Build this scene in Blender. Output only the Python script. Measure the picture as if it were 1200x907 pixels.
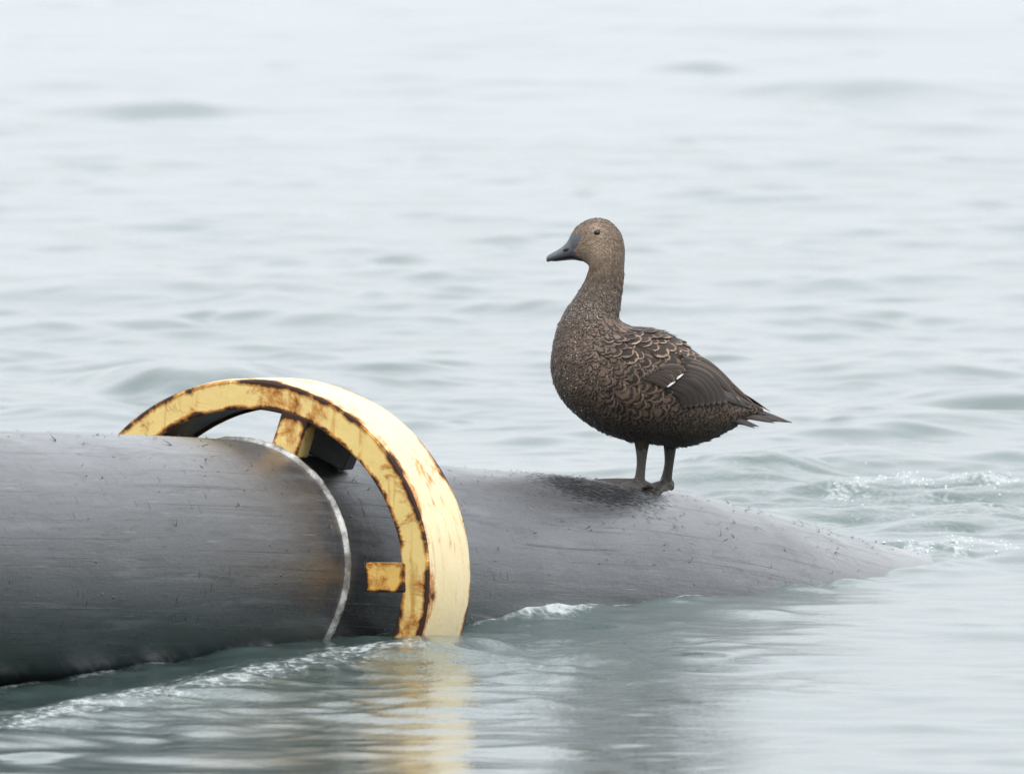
import bpy, bmesh, math, random
import numpy as np
from mathutils import Vector, Matrix, noise

random.seed(7)
rng = np.random.default_rng(11)
scene = bpy.context.scene
COL = scene.collection
for o in list(bpy.data.objects):
    bpy.data.objects.remove(o)

# ------------------------------------------------------------------ camera
CAM_H = 1.30
FPX = 18500.0                 # focal length in photograph pixels (1200 px wide)
PITCH = math.atan(737.5 / FPX)
cam_d = bpy.data.cameras.new('camera')
cam = bpy.data.objects.new('camera', cam_d)
COL.objects.link(cam)
cam.location = (0, 0, CAM_H)
cam.rotation_euler = (math.pi / 2 - PITCH, 0, 0)
cam_d.sensor_width = 36.0
cam_d.lens = 36.0 * FPX / 1200.0
cam_d.clip_start = 0.5
cam_d.clip_end = 20000
cam_d.dof.use_dof = True
cam_d.dof.focus_distance = 24.3
cam_d.dof.aperture_fstop = 24.0
scene.camera = cam

# ------------------------------------------------------------------ sky
SUN_ELEV, SUN_ROT = math.radians(60), math.radians(135)
world = bpy.data.worlds.new('World')
scene.world = world
world.use_nodes = True
wn = world.node_tree
wn.nodes.clear()
sky = wn.nodes.new('ShaderNodeTexSky')
sky.sky_type = 'NISHITA'
sky.sun_disc = False
sky.sun_elevation = SUN_ELEV
sky.sun_rotation = SUN_ROT
sky.air_density = 1.0
sky.dust_density = 6.0
sky.ozone_density = 1.0
hsv = wn.nodes.new('ShaderNodeHueSaturation')
hsv.inputs['Saturation'].default_value = 0.25
mix = wn.nodes.new('ShaderNodeMix')
mix.data_type = 'RGBA'
mix.inputs['Factor'].default_value = 0.78           # an even cloud layer in front of the blue
mix.inputs['B'].default_value = (9.6, 10.1, 10.65, 1)
bg = wn.nodes.new('ShaderNodeBackground')
bg.inputs['Strength'].default_value = 0.1
wo = wn.nodes.new('ShaderNodeOutputWorld')
wn.links.new(sky.outputs['Color'], hsv.inputs['Color'])
wn.links.new(hsv.outputs['Color'], mix.inputs['A'])
# overcast sky: brighter overhead than at the horizon
tc = wn.nodes.new('ShaderNodeTexCoord')
sz = wn.nodes.new('ShaderNodeSeparateXYZ')
wn.links.new(tc.outputs['Generated'], sz.inputs[0])
mr = wn.nodes.new('ShaderNodeMapRange')
mr.inputs['From Min'].default_value = 0.0; mr.inputs['From Max'].default_value = 1.0
mr.inputs['To Min'].default_value = 1.0; mr.inputs['To Max'].default_value = 1.95
wn.links.new(sz.outputs[2], mr.inputs['Value'])
vm = wn.nodes.new('ShaderNodeVectorMath'); vm.operation = 'SCALE'
wn.links.new(mix.outputs['Result'], vm.inputs[0])
wn.links.new(mr.outputs['Result'], vm.inputs['Scale'])
wn.links.new(vm.outputs['Vector'], bg.inputs['Color'])
wn.links.new(bg.outputs['Background'], wo.inputs['Surface'])

sun_d = bpy.data.lights.new('sun', 'SUN')
sun_d.energy = 1.0
sun_d.angle = math.radians(25)
sun_d.color = (1.0, 0.96, 0.9)
sun = bpy.data.objects.new('sun', sun_d)
COL.objects.link(sun)
sdir = Vector((math.sin(SUN_ROT) * math.cos(SUN_ELEV), math.cos(SUN_ROT) * math.cos(SUN_ELEV), math.sin(SUN_ELEV)))
sun.rotation_euler = sdir.to_track_quat('Z', 'Y').to_euler()
sun.location = (0, 20, 12)

scene.view_settings.view_transform = 'Standard'
scene.view_settings.look = 'None'
scene.view_settings.exposure = 0.26
scene.view_settings.gamma = 1.0
scene.view_settings.use_curve_mapping = False
scene.render.engine = 'CYCLES'
scene.cycles.use_denoising = True
scene.cycles.max_bounces = 6

# ------------------------------------------------------------------ helpers
CP, SP = math.cos(PITCH), math.sin(PITCH)

def ray(px, py):
    dx = (px - 600.0) / FPX
    dy = -(py - 453.5) / FPX
    return np.array([dx, CP + dy * SP, -SP + dy * CP])

def at(px, py, Y):
    """world point at distance Y (along +Y) seen at a photograph pixel"""
    r = ray(px, py)
    k = Y / r[1]
    return np.array([r[0] * k, Y, CAM_H + r[2] * k])

def on_water(px, py):
    r = ray(px, py)
    k = -CAM_H / r[2]
    return np.array([r[0] * k, r[1] * k])

def empty(name, loc=(0, 0, 0)):
    o = bpy.data.objects.new(name, None)
    COL.objects.link(o)
    o.location = loc
    o.empty_display_size = 0.1
    return o

def tag(o, label=None, cat=None, group=None, kind=None):
    if label: o['label'] = label
    if cat: o['category'] = cat
    if group: o['group'] = group
    if kind: o['kind'] = kind
    return o

def mesh_obj(name, verts, faces, mat, parent=None, smooth=True, uvs=None, attrs=None, colors=None, world_space=True):
    me = bpy.data.meshes.new(name)
    if isinstance(verts, np.ndarray): verts = verts.tolist()
    if isinstance(faces, np.ndarray): faces = faces.tolist()
    me.from_pydata(verts, [], faces)
    me.validate(clean_customdata=False)
    if uvs is not None:
        uvl = me.uv_layers.new(name='UVMap')
        li = np.empty(len(me.loops), dtype=np.int32)
        me.loops.foreach_get('vertex_index', li)
        uvl.data.foreach_set('uv', np.asarray(uvs, dtype=np.float32)[li].ravel())
    for k, v in (attrs or {}).items():
        a = me.attributes.new(k, 'FLOAT', 'POINT')
        a.data.foreach_set('value', np.asarray(v, dtype=np.float32))
    for k, v in (colors or {}).items():
        a = me.attributes.new(k, 'FLOAT_COLOR', 'POINT')
        c = np.ones((len(v), 4), dtype=np.float32)
        c[:, :3] = v
        a.data.foreach_set('color', c.ravel())
    if mat is not None: me.materials.append(mat)
    if smooth:
        me.polygons.foreach_set('use_smooth', np.ones(len(me.polygons), dtype=bool))
    me.update()
    o = bpy.data.objects.new(name, me)
    COL.objects.link(o)
    if parent is not None:
        o.parent = parent
        if world_space:
            o.matrix_parent_inverse = Matrix.Translation(-Vector(parent.location))
    return o

class N:
    """small node-graph helper"""
    def __init__(s, name):
        s.m = bpy.data.materials.new(name)
        s.m.use_nodes = True
        s.t = s.m.node_tree
        s.p = s.t.nodes['Principled BSDF']
        s.out = s.t.nodes['Material Output']
    def new(s, typ, **kw):
        n = s.t.nodes.new(typ)
        for k, v in kw.items():
            if hasattr(n, k): setattr(n, k, v)
        return n
    def link(s, a, b):
        s.t.links.new(a, b)
    def put(s, sock, val):
        if isinstance(val, bpy.types.NodeSocket): s.link(val, sock)
        elif val is not None: sock.default_value = val
    def math(s, op, a, b=None, c=None, clamp=False):
        n = s.new('ShaderNodeMath', operation=op, use_clamp=clamp)
        s.put(n.inputs[0], a); s.put(n.inputs[1], b); s.put(n.inputs[2], c)
        return n.outputs[0]
    def mul(s, a, b): return s.math('MULTIPLY', a, b)
    def add(s, a, b): return s.math('ADD', a, b)
    def step(s, x, lo, hi, a=0.0, b=1.0):
        n = s.new('ShaderNodeMapRange', interpolation_type='SMOOTHSTEP')
        s.put(n.inputs['Value'], x)
        n.inputs['From Min'].default_value = lo; n.inputs['From Max'].default_value = hi
        n.inputs['To Min'].default_value = a; n.inputs['To Max'].default_value = b
        return n.outputs['Result']
    def mix(s, f, a, b):
        n = s.new('ShaderNodeMix', data_type='RGBA')
        s.put(n.inputs['Factor'], f)
        for k, v in (('A', a), ('B', b)):
            if isinstance(v, tuple) and len(v) == 3: v = v + (1,)
            s.put(n.inputs[k], v)
        return n.outputs['Result']
    def coord(s, kind='Object'):
        return s.new('ShaderNodeTexCoord').outputs[kind]
    def mapping(s, vec, scale=(1, 1, 1), rot=(0, 0, 0), loc=(0, 0, 0)):
        n = s.new('ShaderNodeMapping')
        s.link(vec, n.inputs['Vector'])
        n.inputs['Scale'].default_value = scale; n.inputs['Rotation'].default_value = rot
        n.inputs['Location'].default_value = loc
        return n.outputs['Vector']
    def noise(s, vec, scale, detail=4, rough=0.55, dist=0.0):
        n = s.new('ShaderNodeTexNoise')
        s.link(vec, n.inputs['Vector'])
        n.inputs['Scale'].default_value = scale; n.inputs['Detail'].default_value = detail
        n.inputs['Roughness'].default_value = rough; n.inputs['Distortion'].default_value = dist
        return n.outputs['Fac']
    def voronoi(s, vec, scale, out='Distance', rand=1.0):
        n = s.new('ShaderNodeTexVoronoi')
        s.link(vec, n.inputs['Vector'])
        n.inputs['Scale'].default_value = scale; n.inputs['Randomness'].default_value = rand
        return n.outputs[out]
    def attr(s, name, out='Fac'):
        n = s.new('ShaderNodeAttribute'); n.attribute_name = name
        return n.outputs[out]
    def bump(s, h, strength=0.5, dist=0.002, prev=None):
        n = s.new('ShaderNodeBump')
        s.put(n.inputs['Strength'], strength); n.inputs['Distance'].default_value = dist
        s.link(h, n.inputs['Height'])
        if prev is not None: s.link(prev, n.inputs['Normal'])
        return n.outputs['Normal']
    def set(s, **kw):
        names = dict(color='Base Color', rough='Roughness', normal='Normal', metal='Metallic', spec='Specular IOR Level', ior='IOR',
                     trans='Transmission Weight', alpha='Alpha', coat='Coat Weight', sheen='Sheen Weight')
        for k, v in kw.items():
            if isinstance(v, tuple) and len(v) == 3: v = v + (1,)
            s.put(s.p.inputs[names[k]], v)
        return s.m

def catmull(P, n):
    """resample rows of control values P (k, c) to n rows"""
    P = np.asarray(P, float)
    k = len(P)
    E = np.vstack([2 * P[0] - P[1], P, 2 * P[-1] - P[-2]])
    u = np.linspace(0, k - 1, n)
    i = np.minimum(u.astype(int), k - 2)
    t = (u - i)[:, None]
    p0, p1, p2, p3 = E[i], E[i + 1], E[i + 2], E[i + 3]
    return 0.5 * (2 * p1 + (p2 - p0) * t + (2 * p0 - 5 * p1 + 4 * p2 - p3) * t ** 2 + (3 * p1 - p0 - 3 * p2 + p3) * t ** 3)

def grid_faces(nr, nc, wrap=True):
    r = np.arange(nr - 1)[:, None]
    c = np.arange(nc if wrap else nc - 1)[None, :]
    c2 = (c + 1) % nc
    a = r * nc + c; b = r * nc + c2; d = (r + 1) * nc + c2; e = (r + 1) * nc + c
    return np.stack([a, b, d, e], -1).reshape(-1, 4)

# ------------------------------------------------------------------ pipe path
PIPE_R = 0.186
TH = math.tan(math.radians(25.0))
X_RING = (287 - 600) / FPX * 23.3

def pipe_depth(px):
    k = (px - 600) / FPX
    return (23.3 * TH - X_RING) / (TH - k)

TOP = [(-420, 497), (-200, 500), (0, 505), (150, 509), (310, 519), (520, 544), (640, 553), (740, 566), (820, 583), (900, 605),
       (1000, 631), (1110, 653), (1250, 688), (1420, 755)]
ctrl = []
for px, yt in TOP:
    Y = pipe_depth(px)
    ctrl.append(at(px, yt + PIPE_R * FPX / Y, Y))
ctrl = np.array(ctrl)
d0 = ctrl[0] - ctrl[1]
d0 /= np.linalg.norm(d0)
ctrl = np.vstack([ctrl[0] + d0 * 4.0, ctrl[0] + d0 * 2.0, ctrl])
path = catmull(ctrl, 1400)
seg = np.linalg.norm(np.diff(path, axis=0), axis=1)
arc = np.concatenate([[0], np.cumsum(seg)])
def path_at(s):
    return np.stack([np.interp(s, arc, path[:, k]) for k in range(3)], -1)
tx = 600 + path[:, 0] / path[:, 1] * FPX
def arc_at_px(px): return float(np.interp(px, tx, arc))
def frame_at(s):
    s = np.asarray(s, float)
    t = path_at(s + 0.02) - path_at(s - 0.02)
    t /= np.linalg.norm(t, axis=-1, keepdims=True)
    r = np.cross(t, np.array([0, 0, 1.0]))
    r /= np.linalg.norm(r, axis=-1, keepdims=True)
    u = np.cross(r, t)
    return t, r, u                      # along, to the right (towards the camera side), up

S_BEAD = arc_at_px(273)
S_DUCK = arc_at_px(768)

# ------------------------------------------------------------------ water
def grow(start, step, rate, end):
    out = []; x = start
    while x < end:
        step *= rate; x += step; out.append(x)
    return out
xs_p = list(np.arange(0, 1.2, 0.0115))
xs_p += grow(xs_p[-1], 0.0115, 1.02, 3.6)
xs_p += grow(xs_p[-1], xs_p[-1] - xs_p[-2], 1.13, 6000)
xs = np.array([-x for x in xs_p[:0:-1]] + xs_p)
ys_c = list(np.arange(18.5, 31.0, 0.0165))
ys_c += grow(ys_c[-1], 0.0165, 1.0055, 120)
ys_c += grow(ys_c[-1], ys_c[-1] - ys_c[-2], 1.09, 9000)
back = [18.5 - (v) for v in grow(0, 0.0165, 1.09, 3000)]
ys = np.array(back[::-1] + ys_c)
GX, GY = np.meshgrid(xs, ys)
sx = np.gradient(xs); sy = np.gradient(ys)
CELL = np.maximum(np.broadcast_to(sx[None, :], GX.shape), 0.7 * np.broadcast_to(sy[:, None], GX.shape))

def wave_sum(lmin, lmax, n, slope, spread, seed, base_dir=-math.pi / 2):
    r = np.random.default_rng(seed)
    H = np.zeros_like(GX)
    lam = np.exp(r.uniform(math.log(lmin), math.log(lmax), n))
    for L in lam:
        k = 2 * math.pi / L
        a = base_dir + r.normal(0, spread)
        A = slope * math.sqrt(2.0 / n) / k
        ph = r.uniform(0, 2 * math.pi)
        fade = np.clip((L / CELL - 2.2) / 2.0, 0, 1)
        arg = k * (math.cos(a) * GX + math.sin(a) * GY) + ph
        H += A * fade * np.sin(arg + 0.35 * np.sin(arg * 0.31 + ph * 3))
    return H

def blob(px, py, wx, wy):
    c = on_water(px, py)
    return np.exp(-((GX - c[0]) / wx) ** 2 - ((GY - c[1]) / wy) ** 2)

H = wave_sum(0.9, 4.0, 26, 0.011, 0.9, 3)
SM = wave_sum(0.12, 0.8, 54, 0.036, 1.4, 5)
# patchiness: gusts and slicks
PATCH = 0.5 + 0.5 * np.sin(GX * 1.3 + GY * 0.23 + 1.0) * np.sin(GY * 0.41 - GX * 0.6)
H += SM * (0.45 + 0.9 * PATCH)
# separate short-crested wavelets riding on it
wr = np.random.default_rng(21)
def wavelet(cx, cy, wx, wy, hh, sk):
    ix0, ix1 = np.searchsorted(xs, [cx - 3 * wx, cx + 3 * wx]); iy0, iy1 = np.searchsorted(ys, [cy - 4 * wy, cy + 4 * wy])
    if ix1 - ix0 < 3 or iy1 - iy0 < 3: return
    X = GX[iy0:iy1, ix0:ix1] - cx; Y = GY[iy0:iy1, ix0:ix1] - cy - sk * X - 0.6 * X * X / wx * wy / wx
    Yn = np.where(Y < 0, Y / (0.62 * wy), Y / (1.35 * wy))
    H[iy0:iy1, ix0:ix1] += hh * np.exp(-(X / wx) ** 2) * (np.exp(-Yn ** 2) - 0.35 * np.exp(-((Y + 1.3 * wy) / wy) ** 2))
for _ in range(3600):
    cy = 25.5 + 85 * wr.random() ** 1.7
    cx = wr.uniform(-1, 1) * (0.045 * cy)
    k = (cy / 30) ** 0.30
    wx = math.exp(wr.normal(math.log(0.095), 0.45)) * k
    wy = wx * wr.uniform(0.7, 1.6)
    wavelet(cx, cy, wx, wy, wy * math.exp(wr.normal(math.log(0.020), 0.65)), wr.normal(0, 0.5))
for _ in range(5200):
    cy = 25.0 + 26 * wr.random() ** 1.2
    cx = wr.uniform(-1, 1) * (0.042 * cy)
    wx = math.exp(wr.normal(math.log(0.042), 0.4)) * (cy / 27); wy = wx * wr.uniform(0.8, 1.8)
    wavelet(cx, cy, wx, wy, wy * math.exp(wr.normal(math.log(0.016), 0.6)), wr.normal(0, 0.6))
for _ in range(420):
    cy = wr.uniform(18.5, 25.5); cx = wr.uniform(-1.0, 1.0)
    wx = math.exp(wr.normal(math.log(0.05), 0.4)); wy = wx * wr.uniform(0.8, 2.0)
    wavelet(cx, cy, wx, wy, wy * math.exp(wr.normal(math.log(0.024), 0.45)), wr.normal(0, 0.4))
# calmer foreground
H *= 1 - 0.35 * blob(1000, 800, 0.6, 3.0)
H *= 1 - 0.45 * blob(520, 860, 0.35, 1.6)
# broken water behind the pipe where it dives
turb = np.clip(blob(1120, 605, 0.28, 1.1) + 0.55 * blob(900, 570, 0.3, 1.0), 0, 1)
H += turb * wave_sum(0.07, 0.35, 50, 0.20, 1.4, 9)
chop = np.clip(0.8 * blob(640, 765, 0.17, 0.8) + 0.35 * blob(480, 765, 0.12, 0.3) + 0.12 * blob(500, 850, 0.3, 1.0) + 0.5 * blob(200, 820, 0.4, 0.7), 0, 1)
H += chop * wave_sum(0.06, 0.30, 50, 0.17, 1.5, 15)
# single humps seen in the photograph: (px, py, half width x, half width y, height)
for px, py, wx, wy, hh in [(110, 490, 0.12, 0.2, 0.02),
                           (520, 757, 0.05, 0.12, 0.012), (905, 718, 0.028, 0.05, 0.004), (1100, 660, 0.06, 0.15, 0.015),
                           (610, 724, 0.05, 0.12, 0.012), (880, 560, 0.14, 0.3, 0.03), (1010, 548, 0.12, 0.3, 0.026),
                           (895, 815, 0.05, 0.10, 0.004), (0, 800, 0.20, 0.6, -0.022), (660, 168, 0.12, 1.4, 0.03),
                           (315, 350, 0.12, 0.7, 0.02), (1060, 495, 0.16, 0.4, 0.02), (950, 372, 0.25, 0.6, 0.022)]:
    H += hh * blob(px, py, wx, wy)

hx, hy = on_water(215, 462)
wavelet(hx, hy, 0.15, 0.42, 0.056, 0.15)
wavelet(hx - 0.10, hy + 0.35, 0.13, 0.30, 0.030, -0.25)
wavelet(hx + 0.22, hy + 0.1, 0.19, 0.35, 0.032, -0.3)
# distance from each grid point to the wetted edge of the pipe
s_smp = np.arange(arc[0] + 0.1, arc[-1] - 0.1, 0.01)
pc = path_at(s_smp); tt, rr, uu = frame_at(s_smp)
half = np.sqrt(np.clip(PIPE_R ** 2 - pc[:, 2] ** 2, 0, None))
vis = np.abs(pc[:, 2]) < PIPE_R
edge_n = (pc + rr * half[:, None])[vis][:, :2]
edge_f = (pc - rr * half[:, None])[vis][:, :2]
def dist_poly(pts, x0, x1, y0, y1):
    D = np.full(GX.shape, 9.0)
    ix = np.where((xs > x0) & (xs < x1))[0]; iy = np.where((ys > y0) & (ys < y1))[0]
    sub = np.stack([GX[np.ix_(iy, ix)], GY[np.ix_(iy, ix)]], -1)
    best = np.full(sub.shape[:2], 9.0)
    for i in range(0, len(pts), 2):
        d = (sub[..., 0] - pts[i, 0]) ** 2 + (0.45 * (sub[..., 1] - pts[i, 1])) ** 2
        np.minimum(best, d, out=best)
    D[np.ix_(iy, ix)] = np.sqrt(best)
    return D
DN = dist_poly(edge_n, -1.4, 1.4, 19, 29)
DF = dist_poly(edge_f, -1.4, 1.4, 19, 29)
LAP = wave_sum(0.05, 0.28, 46, 0.11, 1.5, 31)
H += np.exp(-(DN / 0.055) ** 2) * (LAP + 0.003) + np.exp(-(DF / 0.08) ** 2) * LAP
lapn = np.clip(0.5 + 0.9 * np.sin(GX * 23 + 2 * np.sin(GY * 5)) * np.sin(GY * 9.3 + GX * 7), 0, 1)
# ---- foam mask (its own white stuff lying on the water)
def polyline(pxs, n=160):
    return np.array([on_water(*p) for p in catmull(pxs, n)])
foam = (0.22 + 0.30 * lapn) * np.exp(-(DN / 0.015) ** 2)
st1 = polyline([(-60, 868), (40, 850), (130, 825), (250, 806), (330, 786), (400, 772), (450, 765)])
st2 = polyline([(100, 812), (180, 795), (300, 778), (400, 772)])
st3 = polyline([(556, 727), (610, 722), (660, 719), (730, 707), (800, 698), (880, 676), (960, 666)])
st4 = polyline([(980, 585), (1050, 568), (1100, 575), (1200, 580)])
st5 = polyline([(1000, 660), (1080, 655), (1150, 645), (1230, 655)])
for P, w, a in ((st1, 0.095, 0.40), (st2, 0.06, 0.36), (st3, 0.032, 0.34), (st3[:42], 0.065, 0.90), (st4, 0.04, 0.42), (st5, 0.05, 0.40)):
    foam = np.maximum(foam, a * np.exp(-(dist_poly(P, -1.6, 1.6, 18.5, 33) / w) ** 2))
foam = np.maximum(foam, 0.27 * turb)
H += 0.012 * np.exp(-(dist_poly(st1, -1.6, 1.6, 18.5, 33) / 0.09) ** 2)
H += 0.014 * np.exp(-(dist_poly(st3[:45], -1.6, 1.6, 18.5, 33) / 0.045) ** 2)

WV = np.stack([GX, GY, H], -1).reshape(-1, 3)
nW = N('sea_water')
gco = nW.coord('Object')
fA = nW.attr('foam')
rA = nW.attr('rough')
n1 = nW.noise(nW.mapping(gco, (1, 0.6, 1)), 30.0, 5, 0.6, 0.6)
n2 = nW.noise(nW.mapping(gco, (1, 0.5, 1), loc=(3, 1, 0)), 130.0, 4, 0.6, 0.4)
hsum = nW.add(nW.mul(n1, 1.0), nW.mul(n2, 0.45))
bstr = nW.add(nW.mul(rA, 0.55), 0.09)
nbump = nW.bump(hsum, bstr, 0.006)
fn = nW.noise(nW.mapping(gco, (1, 0.30, 1)), 26.0, 8, 0.70, 1.6)
fn2 = nW.voronoi(nW.mapping(gco, (1, 0.5, 1)), 95.0)
fpat = nW.add(nW.mul(fn, 0.85), nW.mul(fn2, 0.22))
fmask = nW.step(nW.add(fA, fpat), 0.76, 1.20, 0.0, 0.72)
murk = nW.noise(gco, 1.3, 3)
wcol = nW.mix(murk, (0.046, 0.076, 0.071), (0.066, 0.102, 0.095))
wcol = nW.mix(fmask, wcol, (0.66, 0.70, 0.70))
nW.set(color=wcol, rough=nW.step(fmask, 0, 1, 0.035, 0.75), ior=1.333, normal=nbump)
rough_attr = np.clip(chop + turb + 0.25 * PATCH * np.clip((GY - 18) / 8, 0, 1), 0, 1)
fw = np.clip((GY - 34) / 40, 0, 1)
rough_attr = rough_attr * (1 - 0.5 * fw)
water = mesh_obj('water', WV, grid_faces(len(ys), len(xs), wrap=False), nW.m, attrs={'foam': foam.ravel(), 'rough': rough_attr.ravel()})
tag(water, kind='structure')
water['label'] = 'pale grey green rippled sea water reaching past the frame'

def water_h(x, y):
    j = int(np.clip(np.searchsorted(xs, x), 0, len(xs) - 1)); i = int(np.clip(np.searchsorted(ys, y), 0, len(ys) - 1))
    return float(H[i, j])

# ------------------------------------------------------------------ pipe
def pipe_material(name, s_shift, dark):
    n = N(name)
    uv = n.coord('UV')
    long_ = n.noise(n.mapping(uv, (0.7, 11, 1)), 4.0, 7, 0.66, 0.5)
    fine = n.noise(n.mapping(uv, (10, 120, 1)), 3.0, 4, 0.6)
    blot = n.noise(n.mapping(uv, (1, 1, 1), loc=(s_shift, 0, 0)), 5.5, 6, 0.6)
    pits = n.voronoi(n.mapping(uv, (1, 1, 1)), 85.0)
    # oblique scratches: stretched cells, only a few kept
    sv = n.mapping(uv, (60, 14, 1), rot=(0, 0, 0.5))
    scr = n.voronoi(sv, 1.0)
    sv3 = n.mapping(uv, (22, 46, 1), rot=(0, 0, -0.75), loc=(4, 9, 0))
    scr3 = n.voronoi(sv3, 1.0)
    keep = n.noise(n.mapping(uv, (1, 1, 1), loc=(7, 3, 0)), 9.0, 3)
    scratch = n.mul(n.step(scr, 0.06, 0.13, 1, 0), n.step(keep, 0.43, 0.54))
    scratch = n.math('MAXIMUM', scratch, n.mul(n.step(scr3, 0.05, 0.11, 1, 0), n.step(keep, 0.50, 0.40)))
    lines = n.noise(n.mapping(uv, (0.35, 60, 1), rot=(0, 0, 0.02)), 2.0, 5, 0.75, 0.3)
    crease = n.mul(n.step(lines, 0.60, 0.66), 1.0)
    sv2 = n.mapping(uv, (3.0, 95, 1), rot=(0, 0, -0.06), loc=(1, 2, 0))
    scratch2 = n.mul(n.step(n.voronoi(sv2, 1.0), 0.04, 0.10, 1, 0), n.step(keep, 0.48, 0.62, 1, 0))
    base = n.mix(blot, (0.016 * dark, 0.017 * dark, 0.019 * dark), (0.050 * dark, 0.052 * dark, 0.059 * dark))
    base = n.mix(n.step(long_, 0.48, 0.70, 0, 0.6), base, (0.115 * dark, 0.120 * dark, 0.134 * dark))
    base = n.mix(n.mul(scratch, 0.75), base, (0.018, 0.018, 0.02))
    fleck = n.mul(n.step(n.voronoi(n.mapping(uv, (1.0, 2.2, 1), rot=(0, 0, 0.3)), 70.0), 0.10, 0.20, 1, 0), n.step(n.noise(uv, 16.0, 4, 0.7), 0.50, 0.60))
    base = n.mix(n.mul(fleck, 0.85), base, (0.008, 0.008, 0.009))
    grime = n.step(n.noise(n.mapping(uv, (2.0, 14, 1), loc=(3, 5, 0)), 3.0, 7, 0.72, 0.8), 0.50, 0.64)
    base = n.mix(n.mul(grime, 0.55), base, (0.014, 0.014, 0.016))
    base = n.mix(n.mul(crease, 0.6), base, (0.02, 0.02, 0.021))
    base = n.mix(n.mul(scratch2, 0.6), base, (0.2, 0.2, 0.205))
    # brown scum next to the weld and a black fibrous smear by the bird's feet
    sep = n.new('ShaderNodeSeparateXYZ'); n.link(uv, sep.inputs[0])
    u = sep.outputs[0]; v = sep.outputs[1]
    stain = n.mul(n.mul(n.step(u, S_BEAD - 0.22, S_BEAD - 0.02), n.step(u, S_BEAD + 0.01, S_BEAD + 0.05, 1, 0)), n.step(n.noise(uv, 14.0, 5, 0.65), 0.38, 0.68))
    base = n.mix(n.mul(stain, 0.75), base, (0.085, 0.062, 0.042))
    du = n.math('DIVIDE', n.math('SUBTRACT', u, S_DUCK - 0.42), 0.20)
    dv = n.math('DIVIDE', n.math('SUBTRACT', v, 0.085), 0.062)
    rad = n.math('SQRT', n.add(n.mul(du, du), n.mul(dv, dv)))
    fib = n.noise(n.mapping(uv, (20, 130, 1), rot=(0, 0, 0.55)), 2.2, 5, 0.7)
    smear = n.mul(n.step(n.add(rad, n.mul(n.math('SUBTRACT', fib, 0.5), 2.4)), 0.62, 1.0, 1, 0), n.step(rad, 1.2, 1.8, 1, 0))
    base = n.mix(n.mul(smear, 0.92), base, (0.010, 0.010, 0.011))
    rough = n.step(n.add(n.mul(blot, 0.6), n.mul(long_, 0.4)), 0.32, 0.68, 0.24, 0.46)
    rough = n.add(rough, n.add(n.mul(smear, 0.25), n.mul(grime, 0.10)))
    geo = n.new('ShaderNodeSeparateXYZ'); n.link(n.coord('Object'), geo.inputs[0])
    wet = n.step(n.add(geo.outputs[2], n.mul(n.math('SUBTRACT', blot, 0.5), 0.08)), 0.01, 0.075, 1, 0)
    rough = n.math('SUBTRACT', rough, n.mul(wet, 0.22))
    hgt = n.add(n.add(n.mul(long_, 0.45), n.mul(fine, 0.16)), n.mul(n.step(pits, 0.0, 0.2), 0.12))
    hgt = n.math('SUBTRACT', hgt, n.add(n.mul(scratch, 0.9), n.mul(crease, 0.5)))
    mott = n.noise(uv, 60.0, 6, 0.75)
    hgt = n.add(hgt, n.mul(mott, 0.35))
    nb = n.bump(hgt, 0.45, 0.005)
    n.set(color=base, rough=rough, normal=nb, spec=n.mul(n.math('SUBTRACT', 1.0, n.mul(smear, 0.8)), 0.5 if dark > 0.5 else 0.3), coat=n.mul(n.math('SUBTRACT', 1.0, n.mul(smear, 0.95)), 0.75 if dark > 0.5 else 0.2))
    n.p.inputs['Coat Roughness'].default_value = 0.27
    n.link(nb, n.p.inputs['Coat Normal'])
    return n.m

M_PIPE = pipe_material('black_plastic_worn', 0.0, 1.0)
M_PIPE2 = pipe_material('black_plastic_sleeve', 4.0, 0.9)

pipe_root = empty('floating_pipe', tuple(path_at(S_BEAD)))
tag(pipe_root, 'thick black scuffed plastic pipe running through the yellow ring and dipping under the water', 'pipe')

def pipe_surface(s0, s1, R, ns, nt):
    s = np.linspace(s0, s1, ns)
    t, r, u = frame_at(s)
    c = path_at(s)
    a = np.linspace(0, 2 * math.pi, nt + 1) + math.pi      # seam at the bottom; angle 0 = top
    V = []; UV = []
    ca, sa = np.cos(a), np.sin(a)
    Rm = np.broadcast_to(np.asarray(R, float).reshape(-1, 1) if np.ndim(R) else np.full((ns, 1), R), (ns, nt + 1)).copy()
    # dents
    lo = np.zeros_like(Rm)
    for k, (f1, f2, ph) in enumerate([(3.1, 3, .3), (5.2, 5, 1.2), (9.7, 7, 2.2), (15.0, 11, .9)]):
        lo += np.sin(s[:, None] * f1 * 1.9 + ph + np.sin(a[None, :] * 2)) * np.sin(a[None, :] * f2 + ph * 2 + s[:, None]) / (k + 1)
    Rm += lo * 0.0006
    P = c[:, None, :] + Rm[..., None] * (ca[None, :, None] * u[:, None, :] + sa[None, :, None] * r[:, None, :])
    aw = (a - 2 * math.pi)
    UVm = np.stack([np.broadcast_to(s[:, None], Rm.shape), np.broadcast_to(((a + math.pi) % (2 * math.pi) - math.pi)[None, :] * PIPE_R, Rm.shape)], -1)
    UVm[:, 0, 1] = -math.pi * PIPE_R; UVm[:, -1, 1] = math.pi * PIPE_R
    return P.reshape(-1, 3), grid_faces(ns, nt + 1, wrap=False)[:, ::-1], UVm.reshape(-1, 2)

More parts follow.
